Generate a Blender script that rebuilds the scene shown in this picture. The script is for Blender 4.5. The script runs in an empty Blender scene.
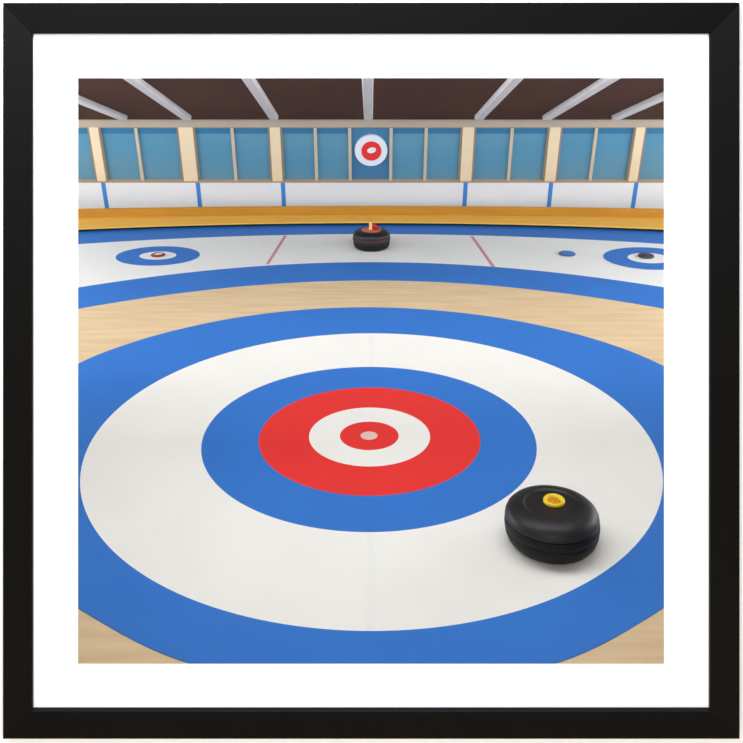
import bpy, bmesh, math, random
from mathutils import Vector, Matrix

C = bpy.context.scene.collection
PI = math.pi

# ------------------------------------------------------------------ materials
def lin(c):
    c = c / 255.0
    return c / 12.92 if c <= 0.04045 else ((c + 0.055) / 1.055) ** 2.4

def rgb(r, g, b):
    return (lin(r), lin(g), lin(b), 1.0)

def mat(name, col, rough=0.5, spec=0.3, mottle=0.0, scale=6.0, stretch=(1, 1, 1), bump=0.0, coat=0.0, col2=None):
    """Principled surface with a faint procedural mottling of its own colour."""
    m = bpy.data.materials.new(name)
    m.use_nodes = True
    nt = m.node_tree
    b = nt.nodes['Principled BSDF']
    b.inputs['Roughness'].default_value = rough
    b.inputs['Specular IOR Level'].default_value = spec
    b.inputs['Coat Weight'].default_value = coat
    tc = nt.nodes.new('ShaderNodeTexCoord')
    mp = nt.nodes.new('ShaderNodeMapping')
    mp.inputs['Scale'].default_value = stretch
    nz = nt.nodes.new('ShaderNodeTexNoise')
    nz.inputs['Scale'].default_value = scale
    nz.inputs['Detail'].default_value = 4.0
    nt.links.new(tc.outputs['Object'], mp.inputs['Vector'])
    nt.links.new(mp.outputs['Vector'], nz.inputs['Vector'])
    rp = nt.nodes.new('ShaderNodeValToRGB')
    c2 = col2 or tuple([v * (1 - mottle) for v in col[:3]]) + (1,)
    rp.color_ramp.elements[0].position = 0.35
    rp.color_ramp.elements[0].color = c2
    rp.color_ramp.elements[1].position = 0.65
    rp.color_ramp.elements[1].color = col
    nt.links.new(nz.outputs['Fac'], rp.inputs['Fac'])
    nt.links.new(rp.outputs['Color'], b.inputs['Base Color'])
    if bump:
        bp = nt.nodes.new('ShaderNodeBump')
        bp.inputs['Strength'].default_value = bump
        bp.inputs['Distance'].default_value = 0.002
        nt.links.new(nz.outputs['Fac'], bp.inputs['Height'])
        nt.links.new(bp.outputs['Normal'], b.inputs['Normal'])
    return m

M = {}
M['ice_white'] = mat('ice_white', rgb(249, 247, 240), 0.6, 0.12, 0.03, 3.0)
M['ice_far'] = mat('ice_far', rgb(246, 246, 243), 0.6, 0.12, 0.03, 3.0)
M['blue'] = mat('blue_paint', rgb(58, 124, 210), 0.55, 0.15, 0.05, 2.5)
M['red'] = mat('red_paint', rgb(240, 60, 56), 0.55, 0.15, 0.05, 2.5)
M['pink'] = mat('faded_red_paint', rgb(222, 150, 160), 0.6, 0.12, 0.08, 20)
M['pin'] = mat('pale_pin_paint', rgb(232, 200, 190), 0.6, 0.12, 0.03)
M['line'] = mat('faint_line_paint', rgb(245, 244, 238), 0.6, 0.12, 0.02)
M['tan'] = mat('pale_wood_floor', rgb(233, 206, 166), 0.55, 0.15, 0.0, 3.0, (1.0, 9.0, 1.0), col2=rgb(222, 192, 150))
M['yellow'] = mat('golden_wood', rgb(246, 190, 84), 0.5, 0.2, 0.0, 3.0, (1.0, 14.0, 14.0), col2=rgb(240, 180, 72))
M['yellow_shaded'] = mat('golden_wood_shaded', rgb(192, 136, 42), 0.5, 0.2, 0.0, 3.0, (1.0, 14.0, 14.0), col2=rgb(182, 126, 36))  # same wood as the ledge, its shaded tone put into the colour
M['board_white'] = mat('board_white', rgb(236, 244, 253), 0.5, 0.2, 0.03, 2.0)
M['stripe'] = mat('stripe_blue', rgb(70, 145, 228), 0.5, 0.2, 0.05, 8.0)
M['post'] = mat('cream_post', rgb(240, 220, 184), 0.6, 0.15, 0.05, 5.0)
M['header'] = mat('taupe_header', rgb(184, 172, 154), 0.6, 0.15, 0.06, 5.0)
M['sill'] = mat('brown_sill', rgb(186, 158, 128), 0.6, 0.15, 0.06, 5.0)
M['wframe'] = mat('tan_window_frame', rgb(160, 142, 120), 0.55, 0.2, 0.06, 8.0)
M['mullion'] = mat('tan_mullion', rgb(206, 192, 168), 0.55, 0.2, 0.06, 8.0)
M['pane'] = mat('blue_glass', rgb(94, 152, 180), 0.2, 0.5, 0.05, 2.0)
M['pane_deep'] = mat('deeper_blue_glass', rgb(72, 130, 172), 0.25, 0.4, 0.04, 2.0)
M['header_shade'] = mat('painted_header_shade', rgb(58, 122, 160), 0.5, 0.2, 0.06, 8.0)  # blue darkened to stand for the shade below the header
M['ceiling'] = mat('brown_ceiling', rgb(78, 43, 29), 0.6, 0.12, 0.16, 1.5)
M['beam'] = mat('grey_white_beam', rgb(224, 222, 222), 0.55, 0.2, 0.12, 4.0, (20, 1, 1))
M['sidewall'] = mat('cream_wall', rgb(232, 226, 214), 0.7, 0.1, 0.04, 3.0)
M['wall_white'] = mat('white_paint_wall', rgb(248, 248, 248), 0.7, 0.1, 0.01, 8.0)
M['mat'] = mat('white_mat_board', rgb(250, 250, 250), 0.8, 0.05, 0.01, 60.0)
M['frame'] = mat('black_satin_wood', rgb(10, 10, 10), 0.45, 0.08, 0.15, 4.0, (1, 1, 1))
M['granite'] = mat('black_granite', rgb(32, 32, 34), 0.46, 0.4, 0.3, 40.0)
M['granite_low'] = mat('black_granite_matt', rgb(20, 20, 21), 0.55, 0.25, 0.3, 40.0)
M['band'] = mat('charcoal_band', rgb(46, 45, 46), 0.55, 0.3, 0.2, 40.0)
M['hyellow'] = mat('yellow_plastic', rgb(250, 216, 40), 0.35, 0.5, 0.03, 8.0)
M['horange'] = mat('amber_plastic', rgb(222, 150, 20), 0.4, 0.4, 0.1, 60.0)
M['copper'] = mat('copper_orange', rgb(205, 110, 84), 0.45, 0.4, 0.15, 30.0)
M['hred'] = mat('red_plastic', rgb(190, 30, 26), 0.35, 0.5, 0.1, 20.0)
M['hpale'] = mat('pale_orange_plastic', rgb(252, 190, 120), 0.35, 0.5, 0.05, 20.0)
M['smallred'] = mat('dull_red', rgb(150, 66, 56), 0.5, 0.3, 0.1, 30.0)
M['smalldark'] = mat('dull_charcoal', rgb(74, 70, 84), 0.5, 0.3, 0.2, 30.0)
M['smallbrown'] = mat('dull_brown', rgb(104, 76, 76), 0.5, 0.3, 0.1, 30.0)
M['smallblue'] = mat('puck_blue', rgb(70, 124, 200), 0.5, 0.3, 0.1, 30.0)
M['smallblue_dark'] = mat('puck_navy', rgb(40, 62, 110), 0.5, 0.3, 0.1, 30.0)

# ------------------------------------------------------------------ mesh helpers
def obj(name, bm, m, parent=None, smooth=False, bevel=0.0):
    bmesh.ops.recalc_face_normals(bm, faces=bm.faces)
    me = bpy.data.meshes.new(name)
    bm.to_mesh(me)
    bm.free()
    me.materials.append(m)
    if smooth:
        for p in me.polygons:
            p.use_smooth = True
    o = bpy.data.objects.new(name, me)
    C.objects.link(o)
    if parent:
        o.parent = parent
    if bevel:
        mod = o.modifiers.new('bevel', 'BEVEL')
        mod.width = bevel
        mod.segments = 2
        mod.limit_method = 'ANGLE'
    return o

def thing(name, label, cat, loc=(0, 0, 0), group=None):
    o = bpy.data.objects.new(name, None)
    C.objects.link(o)
    o.location = loc
    o['label'] = label
    o['category'] = cat
    if group:
        o['group'] = group
    return o

def struct(o, label=None, cat=None):
    o['kind'] = 'structure'
    if label:
        o['label'] = label
    if cat:
        o['category'] = cat
    return o

def struct_empty(name, label, cat, loc=(0, 0, 0)):
    o = bpy.data.objects.new(name, None)
    C.objects.link(o)
    o.location = loc
    return struct(o, label, cat)

def box(bm, x0, x1, y0, y1, z0, z1, xf=None):
    vs = []
    for x, y, z in ((x0, y0, z0), (x1, y0, z0), (x1, y1, z0), (x0, y1, z0), (x0, y0, z1), (x1, y0, z1), (x1, y1, z1), (x0, y1, z1)):
        p = Vector((x, y, z))
        vs.append(bm.verts.new(xf @ p if xf else p))
    for f in ((0, 3, 2, 1), (4, 5, 6, 7), (0, 1, 5, 4), (1, 2, 6, 5), (2, 3, 7, 6), (3, 0, 4, 7)):
        bm.faces.new([vs[i] for i in f])
    return bm

def boxbm(*a, **k):
    return box(bmesh.new(), *a, **k)

def lathe(prof, seg=72, xf=None):
    """Closed turned solid from (radius, z) points; first and last may lie on the axis."""
    bm = bmesh.new()
    rings = []
    for r, z in prof:
        if r < 1e-6:
            rings.append([bm.verts.new((0, 0, z))])
        else:
            rings.append([bm.verts.new((r * math.cos(2 * PI * i / seg), r * math.sin(2 * PI * i / seg), z)) for i in range(seg)])
    for a, b in zip(rings, rings[1:]):
        for i in range(seg):
            j = (i + 1) % seg
            if len(a) == 1 and len(b) == 1:
                continue
            if len(a) == 1:
                bm.faces.new((a[0], b[i], b[j]))
            elif len(b) == 1:
                bm.faces.new((a[i], a[j], b[0]))
            else:
                bm.faces.new((a[i], a[j], b[j], b[i]))
    if xf:
        bmesh.ops.transform(bm, matrix=xf, verts=bm.verts)
    return bm

def ring_bm(outer, inner, z0, z1):
    """Thin annular slab between two closed outlines of equal count (inner may be None: a disc)."""
    bm = bmesh.new()
    n = len(outer)
    ot = [bm.verts.new((x, y, z1)) for x, y in outer]
    ob = [bm.verts.new((x, y, z0)) for x, y in outer]
    if inner is None:
        bm.faces.new(ot)
        bm.faces.new(list(reversed(ob)))
        for i in range(n):
            j = (i + 1) % n
            bm.faces.new((ob[i], ob[j], ot[j], ot[i]))
        return bm
    it = [bm.verts.new((x, y, z1)) for x, y in inner]
    ib = [bm.verts.new((x, y, z0)) for x, y in inner]
    for i in range(n):
        j = (i + 1) % n
        bm.faces.new((ot[i], ot[j], it[j], it[i]))
        bm.faces.new((ob[j], ob[i], ib[i], ib[j]))
        bm.faces.new((ob[i], ob[j], ot[j], ot[i]))
        bm.faces.new((ib[j], ib[i], it[i], it[j]))
    return bm

def circ(cx, cy, rx, ry=None, n=192):
    ry = ry or rx
    return [(cx + rx * math.cos(2 * PI * i / n), cy + ry * math.sin(2 * PI * i / n)) for i in range(n)]

def strip_bm(far, near, x0, x1, z0, z1, n=96):
    """Floor slab between two curves y = far(x) and y = near(x)."""
    bm = bmesh.new()
    rows = []
    for i in range(n + 1):
        x = x0 + (x1 - x0) * i / n
        rows.append([bm.verts.new((x, near(x), z0)), bm.verts.new((x, far(x), z0)), bm.verts.new((x, far(x), z1)), bm.verts.new((x, near(x), z1))])
    for a, b in zip(rows, rows[1:]):
        for i in range(4):
            j = (i + 1) % 4
            bm.faces.new((a[i], a[j], b[j], b[i]))
    bm.faces.new(rows[0])
    bm.faces.new(list(reversed(rows[-1])))
    return bm

def sweep_bm(profile, x0, x1, n=96):
    """Closed profile(x) -> [(y, z)...] swept along X."""
    bm = bmesh.new()
    rows = []
    for i in range(n + 1):
        x = x0 + (x1 - x0) * i / n
        rows.append([bm.verts.new((x, y, z)) for y, z in profile(x)])
    k = len(rows[0])
    for a, b in zip(rows, rows[1:]):
        for i in range(k):
            j = (i + 1) % k
            bm.faces.new((a[i], a[j], b[j], b[i]))
    bm.faces.new(rows[0])
    bm.faces.new(list(reversed(rows[-1])))
    return bm

# ------------------------------------------------------------------ room shell
HW = 3.1                                   # half width of the hall
struct(obj('floor', boxbm(-HW - 0.1, HW + 0.1, -1.6, 7.2, -0.1, 0.0), M['tan']), 'pale tan wooden floor around the blue bordered rings', 'floor')

# back wall: a canted wall, its top leaning 27 degrees into the hall
TILT = math.radians(27.08)
WB = Matrix.Translation((0, 6.66, 0.071)) @ Matrix.Rotation(-TILT, 4, 'X').inverted()
# local axes on it: x along the wall, z up its face, -y out of the face towards the rink
def wbox(name, x0, x1, u0, u1, w0, w1, m, parent=None, bevel=0.0):
    return obj(name, boxbm(x0, x1, -w1, -w0, u0, u1, xf=WB), m, parent, bevel=bevel)

wall = struct(wbox('wall_back', -HW, HW, -0.085, 1.0, -0.16, -0.032, M['sidewall']), 'cream back wall that carries the band of blue windows', 'wall')
wbox('header', -HW, HW, 0.665, 0.725, -0.032, 0.0, M['header'], wall, 0.003)
wbox('sill', -HW, HW, 0.212, 0.221, -0.032, 0.004, M['sill'], wall, 0.002)
posts = [(-2.44, -2.35), (-1.844, -1.766), (-1.264, -1.152), (-0.671, -0.586), (0.584, 0.677), (1.149, 1.239), (1.71, 1.787), (2.3, 2.39)]
for a, b in posts:
    wbox('post', a + 0.009, b - 0.009, 0.221, 0.665, -0.032, 0.0, M['post'], wall, 0.003)
windows = [(-HW, -2.44, [-2.77], 'leftmost'), (-2.35, -1.844, [-2.1], 'left end'), (-1.766, -1.264, [-1.534], ''), (-1.152, -0.671, [-0.908], ''),
           (-0.586, 0.584, [-0.367, -0.142, 0.128, 0.357], ''), (0.677, 1.149, [0.917], ''), (1.239, 1.71, [1.465], ''),
           (1.787, 2.3, [2.05], ''), (2.39, HW, [2.74], '')]
wl = ['window beyond the left edge of the view', 'blue window cut off by the left edge of the view', 'two pane blue window, leftmost of those seen whole',
      'two pane blue window just left of the wide middle window', 'wide five pane blue window behind the round red and white target sign',
      'two pane blue window just right of the wide middle window', 'two pane blue window, rightmost of those seen whole',
      'blue window cut off by the right edge of the view', 'window beyond the right edge of the view']
for k, (a, b, muls, _) in enumerate(windows):
    a, b = max(-HW, a - 0.009), min(HW, b + 0.009)
    e = struct_empty('window_%d' % (k + 1), wl[k], 'window')
    e.location = WB @ Vector(((a + b) / 2, 0.03, 0.221))
    inv = Matrix.Translation(e.location).inverted()
    def wpart(name, x0, x1, u0, u1, w0, w1, m, bev=0.0):
        o = obj(name, boxbm(x0, x1, -w1, -w0, u0, u1, xf=inv @ WB), m, e, bevel=bev)
        return o
    ft = 0.013
    fr = bmesh.new()
    box(fr, a, a + ft, 0.008, 0.031, 0.221, 0.665, xf=inv @ WB)
    box(fr, b - ft, b, 0.008, 0.031, 0.221, 0.665, xf=inv @ WB)
    box(fr, a + ft, b - ft, 0.008, 0.031, 0.655, 0.665, xf=inv @ WB)
    obj('frame', fr, M['wframe'], e)
    edges = [a + ft] + muls + [b - ft]
    for i in range(len(edges) - 1):
        x0 = edges[i] + (0.010 if i else 0)
        x1 = edges[i + 1] - (0.010 if i < len(edges) - 2 else 0)
        deep = (k == 4 and i == 2)
        wpart('pane', x0, x1, 0.221, 0.655, -0.031, -0.024, M['pane_deep'] if deep else M['pane'])
        if not deep:
            wpart('shade_strip', x0, x1, 0.602, 0.655, -0.024, -0.019, M['header_shade'])  # dark strip painting the header's shade on the pane top
    for x in muls:
        wpart('mullion', x - 0.010, x + 0.010, 0.221, 0.655, -0.031, -0.008, M['mullion'])

# white boards below the windows
dash = thing('rink_board', 'low white board with blue vertical stripes running below the windows', 'rink board', (0, 6.68, 0))
dinv = Matrix.Translation(dash.location).inverted()
obj('panel', boxbm(-HW, HW, -0.0, 0.031, -0.07, 0.2115, xf=dinv @ WB), M['board_white'], dash)
for x in (-2.35, -1.798, -1.164, -0.594, 0.631, 1.204, 1.775, 2.36):
    obj('stripe', boxbm(x - 0.014, x + 0.014, -0.0015, 0.0, -0.07, 0.2115, xf=dinv @ WB), M['stripe'], dash)

# ceiling: rises from the back wall towards the viewer
SL = 0.296
def ceil_z(y):
    return 0.713 + SL * (6.36 - y)
bm = bmesh.new()
y0, y1 = 1.29, 7.0
vs = [bm.verts.new(p) for p in ((-HW - .1, y0, ceil_z(y0)), (HW + .1, y0, ceil_z(y0)), (HW + .1, y1, ceil_z(y1)), (-HW - .1, y1, ceil_z(y1)),
                                (-HW - .1, y0, ceil_z(y0) + .1), (HW + .1, y0, ceil_z(y0) + .1), (HW + .1, y1, ceil_z(y1) + .1), (-HW - .1, y1, ceil_z(y1) + .1))]
for f in ((0, 3, 2, 1), (4, 5, 6, 7), (0, 1, 5, 4), (1, 2, 6, 5), (2, 3, 7, 6), (3, 0, 4, 7)):
    bm.faces.new([vs[i] for i in f])
ceil = struct(obj('ceiling', bm, M['ceiling']), 'dark brown sloping ceiling between the grey white beams', 'ceiling')
for xn, xf in ((-2.75, -2.2), (-1.94, -1.562), (-1.17, -1.16), (-0.56, -0.613), (-0.019, -0.019), (0.76, 0.676), (1.30, 1.103), (1.785, 1.537), (2.6, 2.15)):
    bm = bmesh.new()
    w = 0.028
    y0, y1 = 1.30, 6.16
    # trapezoid section: narrower at the foot
    sec = ((-w, 0.0), (-w, -0.018), (-w * 0.85, -0.028), (w * 0.85, -0.028), (w, -0.018), (w, 0.0))
    A = [bm.verts.new((xn + sx, y0, ceil_z(y0) + sz)) for sx, sz in sec]
    B = [bm.verts.new((xf + sx, y1, ceil_z(y1) + sz)) for sx, sz in sec]
    for i in range(6):
        j = (i + 1) % 6
        bm.faces.new((A[i], A[j], B[j], B[i]))
    bm.faces.new(A)
    bm.faces.new(list(reversed(B)))
    obj('beam', bm, M['beam'], ceil)

struct(obj('wall_left', boxbm(-HW - 0.1, -HW, 1.29, 7.0, 0, 2.6), M['sidewall']), 'cream side wall left of the rink', 'wall')
struct(obj('wall_right', boxbm(HW, HW + 0.1, 1.29, 7.0, 0, 2.6), M['sidewall']), 'cream side wall right of the rink', 'wall')

# front wall with the opening the framed mat covers
bm = bmesh.new()
hx0, hx1, hz0, hz1 = -0.395, 0.395, 0.812, 1.635
fy0, fy1 = 1.210, 1.29
for a in ((-HW - .1, HW + .1, 0, hz0), (-HW - .1, HW + .1, hz1, 2.7), (-HW - .1, hx0, hz0, hz1), (hx1, HW + .1, hz0, hz1)):
    box(bm, a[0], a[1], fy0, fy1, a[2], a[3])
struct(obj('wall_front', bm, M['wall_white']), 'plain white wall around the black picture frame', 'wall')

# ------------------------------------------------------------------ picture frame on the front wall
PX = 1.2 / 980.0
def fx(px): return (px - 371.5) * PX
def fz(py): return 1.75 - (py + 40) * PX
PK = 0.997                                  # the outer edge stands 3.6 mm nearer
ox0, ox1, oz1, oz0 = fx(2.7) * PK, fx(739.8) * PK, 1.75 - 42.8 * PX * PK, 1.75 - 779.2 * PX * PK
ix0, ix1, iz1, iz0 = fx(31.9), fx(710.3), fz(33.8), fz(711.0)
pf = thing('picture_frame', 'square black picture frame with wide white mat hung on white wall', 'picture frame', (0, fy0, oz0))
off = Vector(pf.location)
YF, YM, YW = 1.2, 1.2060, fy0
def rail(o0, o1, i0, i1):
    """One mitred rail: outer edge o0-o1, inner edge i0-i1, each (x, z)."""
    bm = bmesh.new()
    def row(p, q):                       # section at one mitre: p outer corner, q inner corner
        d = Vector((q[0] - p[0], 0, q[1] - p[1]))
        P = Vector((p[0], 0, p[1]))
        out = []
        for t, y in ((0.0, YW), (0.0, YF - 0.0030), (0.025, YF - 0.0036), (0.96, YF + 0.0002), (1.0, YF + 0.0010), (1.0, YM)):
            v = P + d * t
            out.append((v.x, y, v.z))
        v = P + d * 0.9
        out.append((v.x, YM, v.z))
        out.append((v.x, YW, v.z))
        return [bm.verts.new(Vector(c) - off) for c in out]
    a, b = row(o0, i0), row(o1, i1)
    along = Vector((o1[0] - o0[0], 0, o1[1] - o0[1])).normalized() * 0.0003   # hairline joint at the mitre
    for v in a:
        v.co += along
    for v in b:
        v.co -= along
    k = len(a)
    for i in range(k):
        j = (i + 1) % k
        bm.faces.new((a[i], a[j], b[j], b[i]))
    bm.faces.new(a)
    bm.faces.new(list(reversed(b)))
    return bm
oc = [(ox0, oz0), (ox1, oz0), (ox1, oz1), (ox0, oz1)]
ic = [(ix0, iz0), (ix1, iz0), (ix1, iz1), (ix0, iz1)]
for i in range(4):
    j = (i + 1) % 4
    obj('rail', rail(oc[i], oc[j], ic[i], ic[j]), M['frame'], pf)
# mat board, window cut with an under bevel
PM = YM / 980.0
wx0, wx1, wz1, wz0 = (78 - 371.5) * PM, (664 - 371.5) * PM, 1.75 - 118 * PM, 1.75 - 703.8 * PM
bm = bmesh.new()
e = 0.002
mo = [(ix0 - e, iz0 - e), (ix1 + e, iz0 - e), (ix1 + e, iz1 + e), (ix0 - e, iz1 + e)]
mi = [(wx0, wz0), (wx1, wz0), (wx1, wz1), (wx0, wz1)]
bv = 0.0045
mb = [(wx0 - bv, wz0 - bv), (wx1 + bv, wz0 - bv), (wx1 + bv, wz1 + bv), (wx0 - bv, wz1 + bv)]
def ringv(pts, y): return [bm.verts.new(Vector((x, y, z)) - off) for x, z in pts]
R0, R1, R2, R3 = ringv(mo, YM), ringv(mi, YM), ringv(mb, YW - 0.0002), ringv(mo, YW - 0.0002)
for a, b in ((R0, R1), (R1, R2), (R2, R3), (R3, R0)):
    for i in range(4):
        j = (i + 1) % 4
        bm.faces.new((a[i], a[j], b[j], b[i]))
mt = obj('mat_board', bm, M['mat'], pf)
mt['label'] = 'white mat board'

# ------------------------------------------------------------------ floor markings: the big target in front
HC = Vector((-0.009, 3.602, 0))
tg = thing('target_rings', 'huge blue, white and red target rings painted on the floor in front', 'target', HC)
def catmull(pts, th):
    """Periodic Catmull-Rom of (angle, radius) points, angles in degrees rising."""
    n = len(pts)
    for i in range(n):
        a0, a1 = pts[i][0], pts[(i + 1) % n][0] + (360 if i == n - 1 else 0)
        t = th if th >= a0 else th + 360
        if a0 <= t <= a1:
            p0, p1, p2, p3 = pts[i - 1][1], pts[i][1], pts[(i + 1) % n][1], pts[(i + 2) % n][1]
            u = (t - a0) / (a1 - a0)
            return 0.5 * (2 * p1 + (p2 - p0) * u + (2 * p0 - 5 * p1 + 4 * p2 - p3) * u * u + (3 * p1 - p0 - 3 * p2 + p3) * u ** 3)
    return pts[0][1]
shape = [(-129.7, 1.232), (-111.5, 1.240), (-90, 1.248), (-66.7, 1.248), (-50, 1.240), (-20, 1.30), (5, 1.385), (26.4, 1.412), (42.3, 1.388), (55, 1.360),
         (72.4, 1.338), (90, 1.338), (108, 1.348), (128.3, 1.374), (141, 1.40), (152.6, 1.418), (175, 1.385), (200, 1.30)]
N = 192
outl = []
for i in range(N):
    a = 360.0 * i / N
    a = a if a <= 230.3 else a - 360
    r = catmull(shape, a)
    outl.append((r * math.cos(math.radians(a)), r * math.sin(math.radians(a)) - 0.007))
ZT = 0.002
wc = (0.009, -0.031)
c0 = circ(wc[0], wc[1], 1.018)
c1 = circ(0, 0, 0.608)
c2 = circ(0.002, 0, 0.405)
c3 = circ(0.002, 0.003, 0.2225)
c4 = circ(0.001, 0.001, 0.108)
c5 = circ(0, 0, 0.0315)
for nm, o_, i_, m_, lb in (('outer_ring', outl, c0, 'blue', 'broad outer blue ring'), ('wide_ring', c0, c1, 'ice_white', 'wide white ring'),
                           ('ring', c1, c2, 'blue', 'inner blue ring'), ('ring', c2, c3, 'red', 'red ring'),
                           ('ring', c3, c4, 'ice_white', 'small white ring'), ('button', c4, c5, 'red', 'red centre button')):
    o = obj(nm, ring_bm(o_, i_, 0.0, ZT), M[m_], tg)
    o['label'] = lb
obj('pin', ring_bm(c5, None, 0.0, ZT), M['pin'], tg)['label'] = 'pale pin spot'
for ya, yb in ((-1.045, -0.612), (0.612, 0.984)):
    obj('centre_line', boxbm(-0.004, 0.018, ya, yb, ZT, ZT + 0.0006), M['line'], tg)['label'] = 'faint pale centre line'

# ------------------------------------------------------------------ the sheet behind
sh = thing('ice_sheet', 'curved white ice sheet with blue borders lying behind the big rings', 'ice sheet', (0, 5.35, 0))
S = 5.35
f_blue = lambda x: 6.605 - 0.02 * x * x - S
f_white = lambda x: 6.25 - 0.068 * x * x - S
n_white = lambda x: 5.67 - 0.179 * x * x - S
n_blue = lambda x: 5.35 - 0.2 * x * x - S
obj('border', strip_bm(f_blue, f_white, -HW, HW, 0, ZT), M['blue'], sh)['label'] = 'far blue border'
obj('surface', strip_bm(f_white, n_white, -HW, HW, 0, ZT), M['ice_far'], sh)['label'] = 'white ice surface'
obj('border', strip_bm(n_white, n_blue, -HW, HW, 0, ZT), M['blue'], sh)['label'] = 'near blue border'
for (xa, ya), (xb, yb), s in (((-0.546, 6.21), (-0.598, 5.63), 'left'), ((0.635, 6.20), (0.695, 5.58), 'right')):
    bm = bmesh.new()
    w = 0.0095
    top = [bm.verts.new((x, y - S, ZT + 0.0008)) for x, y in ((xa - w, ya), (xa + w, ya), (xb + w, yb), (xb - w, yb))]
    bot = [bm.verts.new((v.co.x, v.co.y, ZT)) for v in top]
    bm.faces.new(top)
    bm.faces.new(list(reversed(bot)))
    for i in range(4):
        j = (i + 1) % 4
        bm.faces.new((bot[i], bot[j], top[j], top[i]))
    obj('line', bm, M['pink'], sh)['label'] = 'faded red line'

for loc, lb, o_, i_ in (((-1.262, 5.79, ZT + 0.001), 'small blue and white oval house on far ice, left of far stone', (0.245, 0.187), (0.108, 0.08)),
                        ((1.625, 5.742, ZT + 0.001), 'small blue and white oval house on far ice at right edge', (0.262, 0.215), (0.122, 0.10))):
    t = thing('house_marking', lb, 'target', loc, 'small houses on the far ice')
    co, ci = circ(0, 0, o_[0], o_[1], 96), circ(0, 0, i_[0], i_[1], 96)
    obj('ring', ring_bm(co, ci, 0, 0.001), M['blue'], t)
    obj('centre', ring_bm(ci, None, 0, 0.001), M['ice_far'], t)

# ------------------------------------------------------------------ golden bumper along the far edge
bp = thing('bumper_board', 'golden wooden bumper board curving along the far edge of ice', 'bumper', (0, 6.6, ZT + 0.001))
kA = lambda x: 6.435 - 0.045 * x * x - 6.6
kB = lambda x: 6.60 - 0.02 * x * x - 6.6
def low_prof(x):
    a, b = kA(x), kB(x)
    return [(b - 0.02, 0.0), (b - 0.02, 0.012), (a + 0.006, 0.016), (a, 0.020), (a + 0.001, 0.025), (a + 0.008, 0.028), (b - 0.014, 0.032), (b + 0.012, 0.032), (b + 0.012, 0.0)]
def up_prof(x):
    b = kB(x)
    return [(b - 0.012, 0.032), (b - 0.003, 0.083), (b + 0.002, 0.088), (b + 0.012, 0.088), (b + 0.012, 0.032)]
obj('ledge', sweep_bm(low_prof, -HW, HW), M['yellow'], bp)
obj('upright', sweep_bm(up_prof, -HW, HW), M['yellow_shaded'], bp)['label'] = 'golden upright with shade in its colour'

# ------------------------------------------------------------------ round sign on the middle window
sg = thing('target_sign', 'round white sign with red disc hanging on the middle window', 'sign', WB @ Vector((-0.006, 0.02, 0.475)))
sinv = Matrix.Translation(sg.location).inverted() @ WB
def wdisc(x, u, rx, ru, w0, w1, rot=0.0, n=64):
    bm = bmesh.new()
    c, s = math.cos(rot), math.sin(rot)
    pts = []
    for i in range(n):
        p, q = rx * math.cos(2 * PI * i / n), ru * math.sin(2 * PI * i / n)
        pts.append((x + p * c - q * s, u + p * s + q * c))
    a = [bm.verts.new(sinv @ Vector((px, -w1, pu))) for px, pu in pts]
    b = [bm.verts.new(sinv @ Vector((px, -w0, pu))) for px, pu in pts]
    bm.faces.new(a)
    bm.faces.new(list(reversed(b)))
    for i in range(n):
        j = (i + 1) % n
        bm.faces.new((a[i], a[j], b[j], b[i]))
    return bm
obj('board', wdisc(-0.003, 0.468, 0.107, 0.125, -0.024, -0.010), M['board_white'], sg)
d = obj('disc', wdisc(-0.001, 0.468, 0.066, 0.078, -0.010, -0.007), M['red'], sg)
d['label'] = 'red disc'
obj('spot', wdisc(0.001, 0.476, 0.030, 0.022, -0.007, -0.005, 0.35), M['board_white'], sg)['label'] = 'white off centre spot'

# ------------------------------------------------------------------ curling stones
st = thing('curling_stone', 'large black curling stone with yellow handle on the big rings', 'curling stone', (0.541, 2.94, ZT), 'black curling stones')
obj('base', lathe([(0, 0), (0.094, 0), (0.108, 0.003), (0.122, 0.010), (0.1325, 0.022), (0.1385, 0.037), (0.1405, 0.049), (0.139, 0.0515), (0, 0.0515)]), M['granite_low'], st, True)
obj('striking_band', lathe([(0, 0.0515), (0.139, 0.0515), (0.1412, 0.054), (0.1415, 0.064), (0.1405, 0.074), (0.137, 0.0775), (0, 0.0775)]), M['granite_low'], st, True)
obj('cap', lathe([(0, 0.0775), (0.137, 0.0775), (0.1402, 0.0805), (0.1390, 0.0875), (0.1340, 0.098), (0.125, 0.1065), (0.111, 0.1135), (0.096, 0.1172), (0.087, 0.1182), (0.084, 0.1172), (0.081, 0.1140),
                  (0.076, 0.1132), (0.05, 0.1135), (0, 0.1135)]), M['granite'], st, True)
HX = Matrix.Translation((0.009, 0.012, -0.004))
h = obj('handle', lathe([(0.020, 0.1175), (0.029, 0.1175), (0.0325, 0.1195), (0.0325, 0.1255), (0.030, 0.129), (0.0265, 0.1295), (0.023, 0.127), (0.020, 0.1235), (0.020, 0.1175)], xf=HX), M['hyellow'], st, True)
h['label'] = 'yellow ring shaped handle'
obj('insert', lathe([(0, 0.1175), (0.020, 0.1175), (0.020, 0.122), (0.014, 0.1245), (0.007, 0.1225), (0, 0.1230)], xf=HX), M['horange'], h, True)['label'] = 'amber centre'

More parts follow.
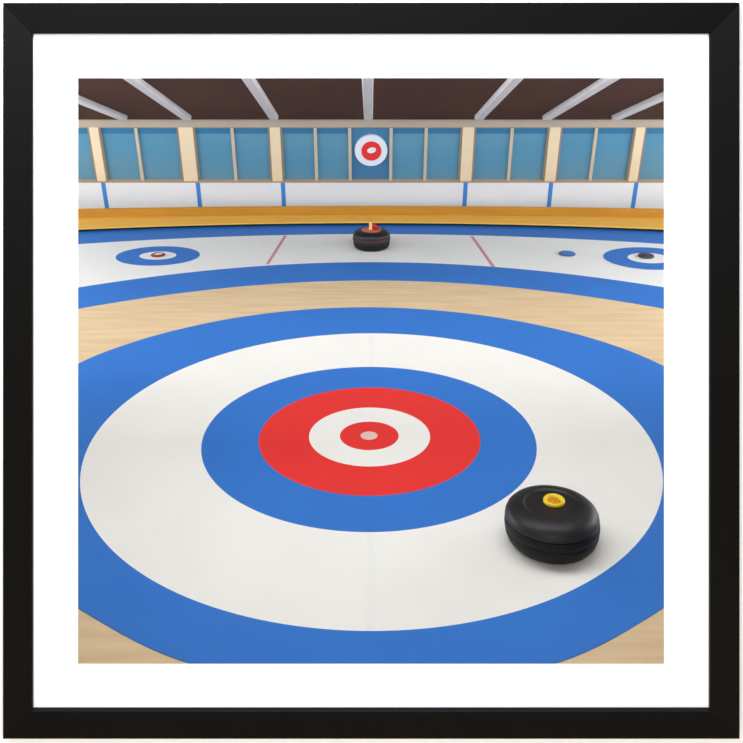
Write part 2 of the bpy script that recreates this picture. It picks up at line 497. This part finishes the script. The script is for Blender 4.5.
fs = thing('curling_stone', 'black curling stone with upright red and orange handle on far ice', 'curling stone', (0.0, 5.955, ZT), 'black curling stones')
obj('base', lathe([(0, 0), (0.080, 0), (0.092, 0.003), (0.103, 0.010), (0.109, 0.022), (0.1115, 0.036), (0.1115, 0.047), (0, 0.047)]), M['granite_low'], fs, True)
obj('striking_band', lathe([(0, 0.047), (0.1115, 0.047), (0.1135, 0.050), (0.1135, 0.066), (0.1115, 0.069), (0, 0.069)]), M['band'], fs, True)
o = obj('stripe', lathe([(0, 0.069), (0.1115, 0.069), (0.1115, 0.0715), (0, 0.0715)]), M['smallred'], fs, True)
o['label'] = 'thin red line'
obj('cap', lathe([(0, 0.0715), (0.112, 0.0715), (0.1125, 0.079), (0.109, 0.090), (0.101, 0.099), (0.089, 0.105), (0.078, 0.1075), (0.064, 0.108), (0, 0.108)]), M['granite'], fs, True)
obj('plate', lathe([(0, 0.108), (0.060, 0.108), (0.060, 0.110), (0.052, 0.1125), (0, 0.113)]), M['copper'], fs, True)['label'] = 'copper orange plate'
hd = obj('handle', lathe([(0, 0.112), (0.013, 0.112), (0.011, 0.122), (0.009, 0.142), (0.0085, 0.152), (0.005, 0.157), (0, 0.158)], 24, Matrix.Translation((-0.006, -0.008, 0))), M['hpale'], fs, True)
hd['label'] = 'pale orange handle post'
bm = bmesh.new()
# wedge shaped grip sloping down to the right of the post
sec = []
for x, zt, zb, hy in ((-0.004, 0.154, 0.122, 0.010), (0.012, 0.148, 0.114, 0.015), (0.030, 0.136, 0.1125, 0.018), (0.046, 0.124, 0.1125, 0.014), (0.053, 0.117, 0.1125, 0.008)):
    cz, hz = (zt + zb) / 2, (zt - zb) / 2
    sec.append([bm.verts.new((x, 0.004 + hy * math.cos(2 * PI * i / 12), cz + hz * math.sin(2 * PI * i / 12))) for i in range(12)])
for a, b in zip(sec, sec[1:]):
    for i in range(12):
        j = (i + 1) % 12
        bm.faces.new((a[i], a[j], b[j], b[i]))
bm.faces.new(sec[0])
bm.faces.new(list(reversed(sec[-1])))
obj('grip', bm, M['hred'], hd, True)['label'] = 'red grip'

# small discs on the far ice
ZH = ZT + 0.002
t = thing('small_stone', 'tiny dull red stone with pale handle in left oval house', 'curling stone', (-1.262, 5.79, ZH), 'tiny stones on the far ice')
obj('body', lathe([(0, 0), (0.034, 0), (0.041, 0.002), (0.042, 0.005), (0.037, 0.009), (0.026, 0.0095), (0, 0.008)], 40), M['smallred'], t, True)
b_ = bmesh.new()
bmesh.ops.create_uvsphere(b_, u_segments=20, v_segments=10, radius=1.0, matrix=Matrix.Translation((0.004, 0.0, 0.010)) @ Matrix.Rotation(0.35, 4, 'Z') @ Matrix.Diagonal((0.024, 0.011, 0.004, 1)))
obj('handle', b_, M['board_white'], t, True)['label'] = 'pale handle'
t = thing('small_stone', 'tiny charcoal stone in right oval house near the frame edge', 'curling stone', (1.615, 5.765, ZH), 'tiny stones on the far ice')
obj('body', lathe([(0, 0), (0.040, 0), (0.047, 0.003), (0.047, 0.008), (0.041, 0.013), (0.028, 0.014), (0, 0.013)], 40), M['smalldark'], t, True)
b_ = bmesh.new()
bmesh.ops.create_uvsphere(b_, u_segments=20, v_segments=10, radius=1.0, matrix=Matrix.Translation((0.0, 0.0, 0.015)) @ Matrix.Diagonal((0.024, 0.010, 0.004, 1)))
obj('handle', b_, M['smallbrown'], t, True)['label'] = 'dull brown handle'
t = thing('puck', 'small flat blue puck lying on far ice left of right house', 'puck', (1.162, 5.822, ZT))
obj('base', lathe([(0, 0), (0.044, 0), (0.049, 0.002), (0.049, 0.006), (0, 0.006)], 40), M['smallblue_dark'], t, True)
obj('top', lathe([(0, 0.006), (0.048, 0.006), (0.045, 0.009), (0.036, 0.010), (0, 0.010)], 40), M['smallblue'], t, True)

# ------------------------------------------------------------------ light
def area(name, loc, aim, sx, sy, power, col=(1, 1, 1)):
    l = bpy.data.lights.new(name, 'AREA')
    l.shape = 'RECTANGLE'
    l.size, l.size_y, l.energy, l.color = sx, sy, power, col
    o = bpy.data.objects.new(name, l)
    C.objects.link(o)
    o.location = loc
    o.rotation_euler = (Vector(aim) - Vector(loc)).to_track_quat('-Z', 'Y').to_euler()
    return o
COOL = (0.93, 0.97, 1.0)
area('hall_fill_far', (0, 4.15, 1.31), (0, 6.5, 0.2), 5.6, 0.12, 41, COOL)  # unseen strip light added to brighten the far ice and back wall
area('hall_fill_near', (0, 3.1, 1.55), (0, 3.3, 0.0), 2.4, 0.8, 24, COOL)  # unseen panel light added to lift the middle of the big rings
for sx in (-1, 1):                        # fill added at both sides to even the hall; no glazing there
    area('side_fill', (sx * 3.05, 5.2, 0.75), (0, 5.2, 0.35), 3.0, 1.2, 76, COOL)
area('lobby_fill', (0, -1.5, 2.4), (0, 1.2, 1.1), 2.6, 1.2, 76, (0.93, 0.97, 1.0))  # unseen fill added behind the camera to keep mat and wall white
area('lobby_spot', (-0.35, 0.78, 2.15), (-0.1, 1.2, 1.3), 1.0, 0.12, 22)

w = bpy.data.worlds.new('World')
bpy.context.scene.world = w
w.use_nodes = True
bg = w.node_tree.nodes['Background']
bg.inputs['Color'].default_value = (1.0, 1.0, 1.0, 1)
bg.inputs['Strength'].default_value = 0.3

# ------------------------------------------------------------------ camera: level, 1.75 m up, lens shifted down
cd = bpy.data.cameras.new('Camera')
cam = bpy.data.objects.new('Camera', cd)
C.objects.link(cam)
cam.location = (0, 0, 1.75)
cam.rotation_euler = (PI / 2, 0, 0)
cd.sensor_width = 36
cd.lens = 36 * 980.0 / 743.0
cd.shift_y = -(371.5 + 40) / 743.0
cd.clip_start = 0.05
sc = bpy.context.scene
sc.camera = cam
sc.view_settings.view_transform = 'Standard'
sc.view_settings.look = 'None'
sc.view_settings.gamma = 1
sc.view_settings.use_curve_mapping = False
sc.view_settings.exposure = 0.0
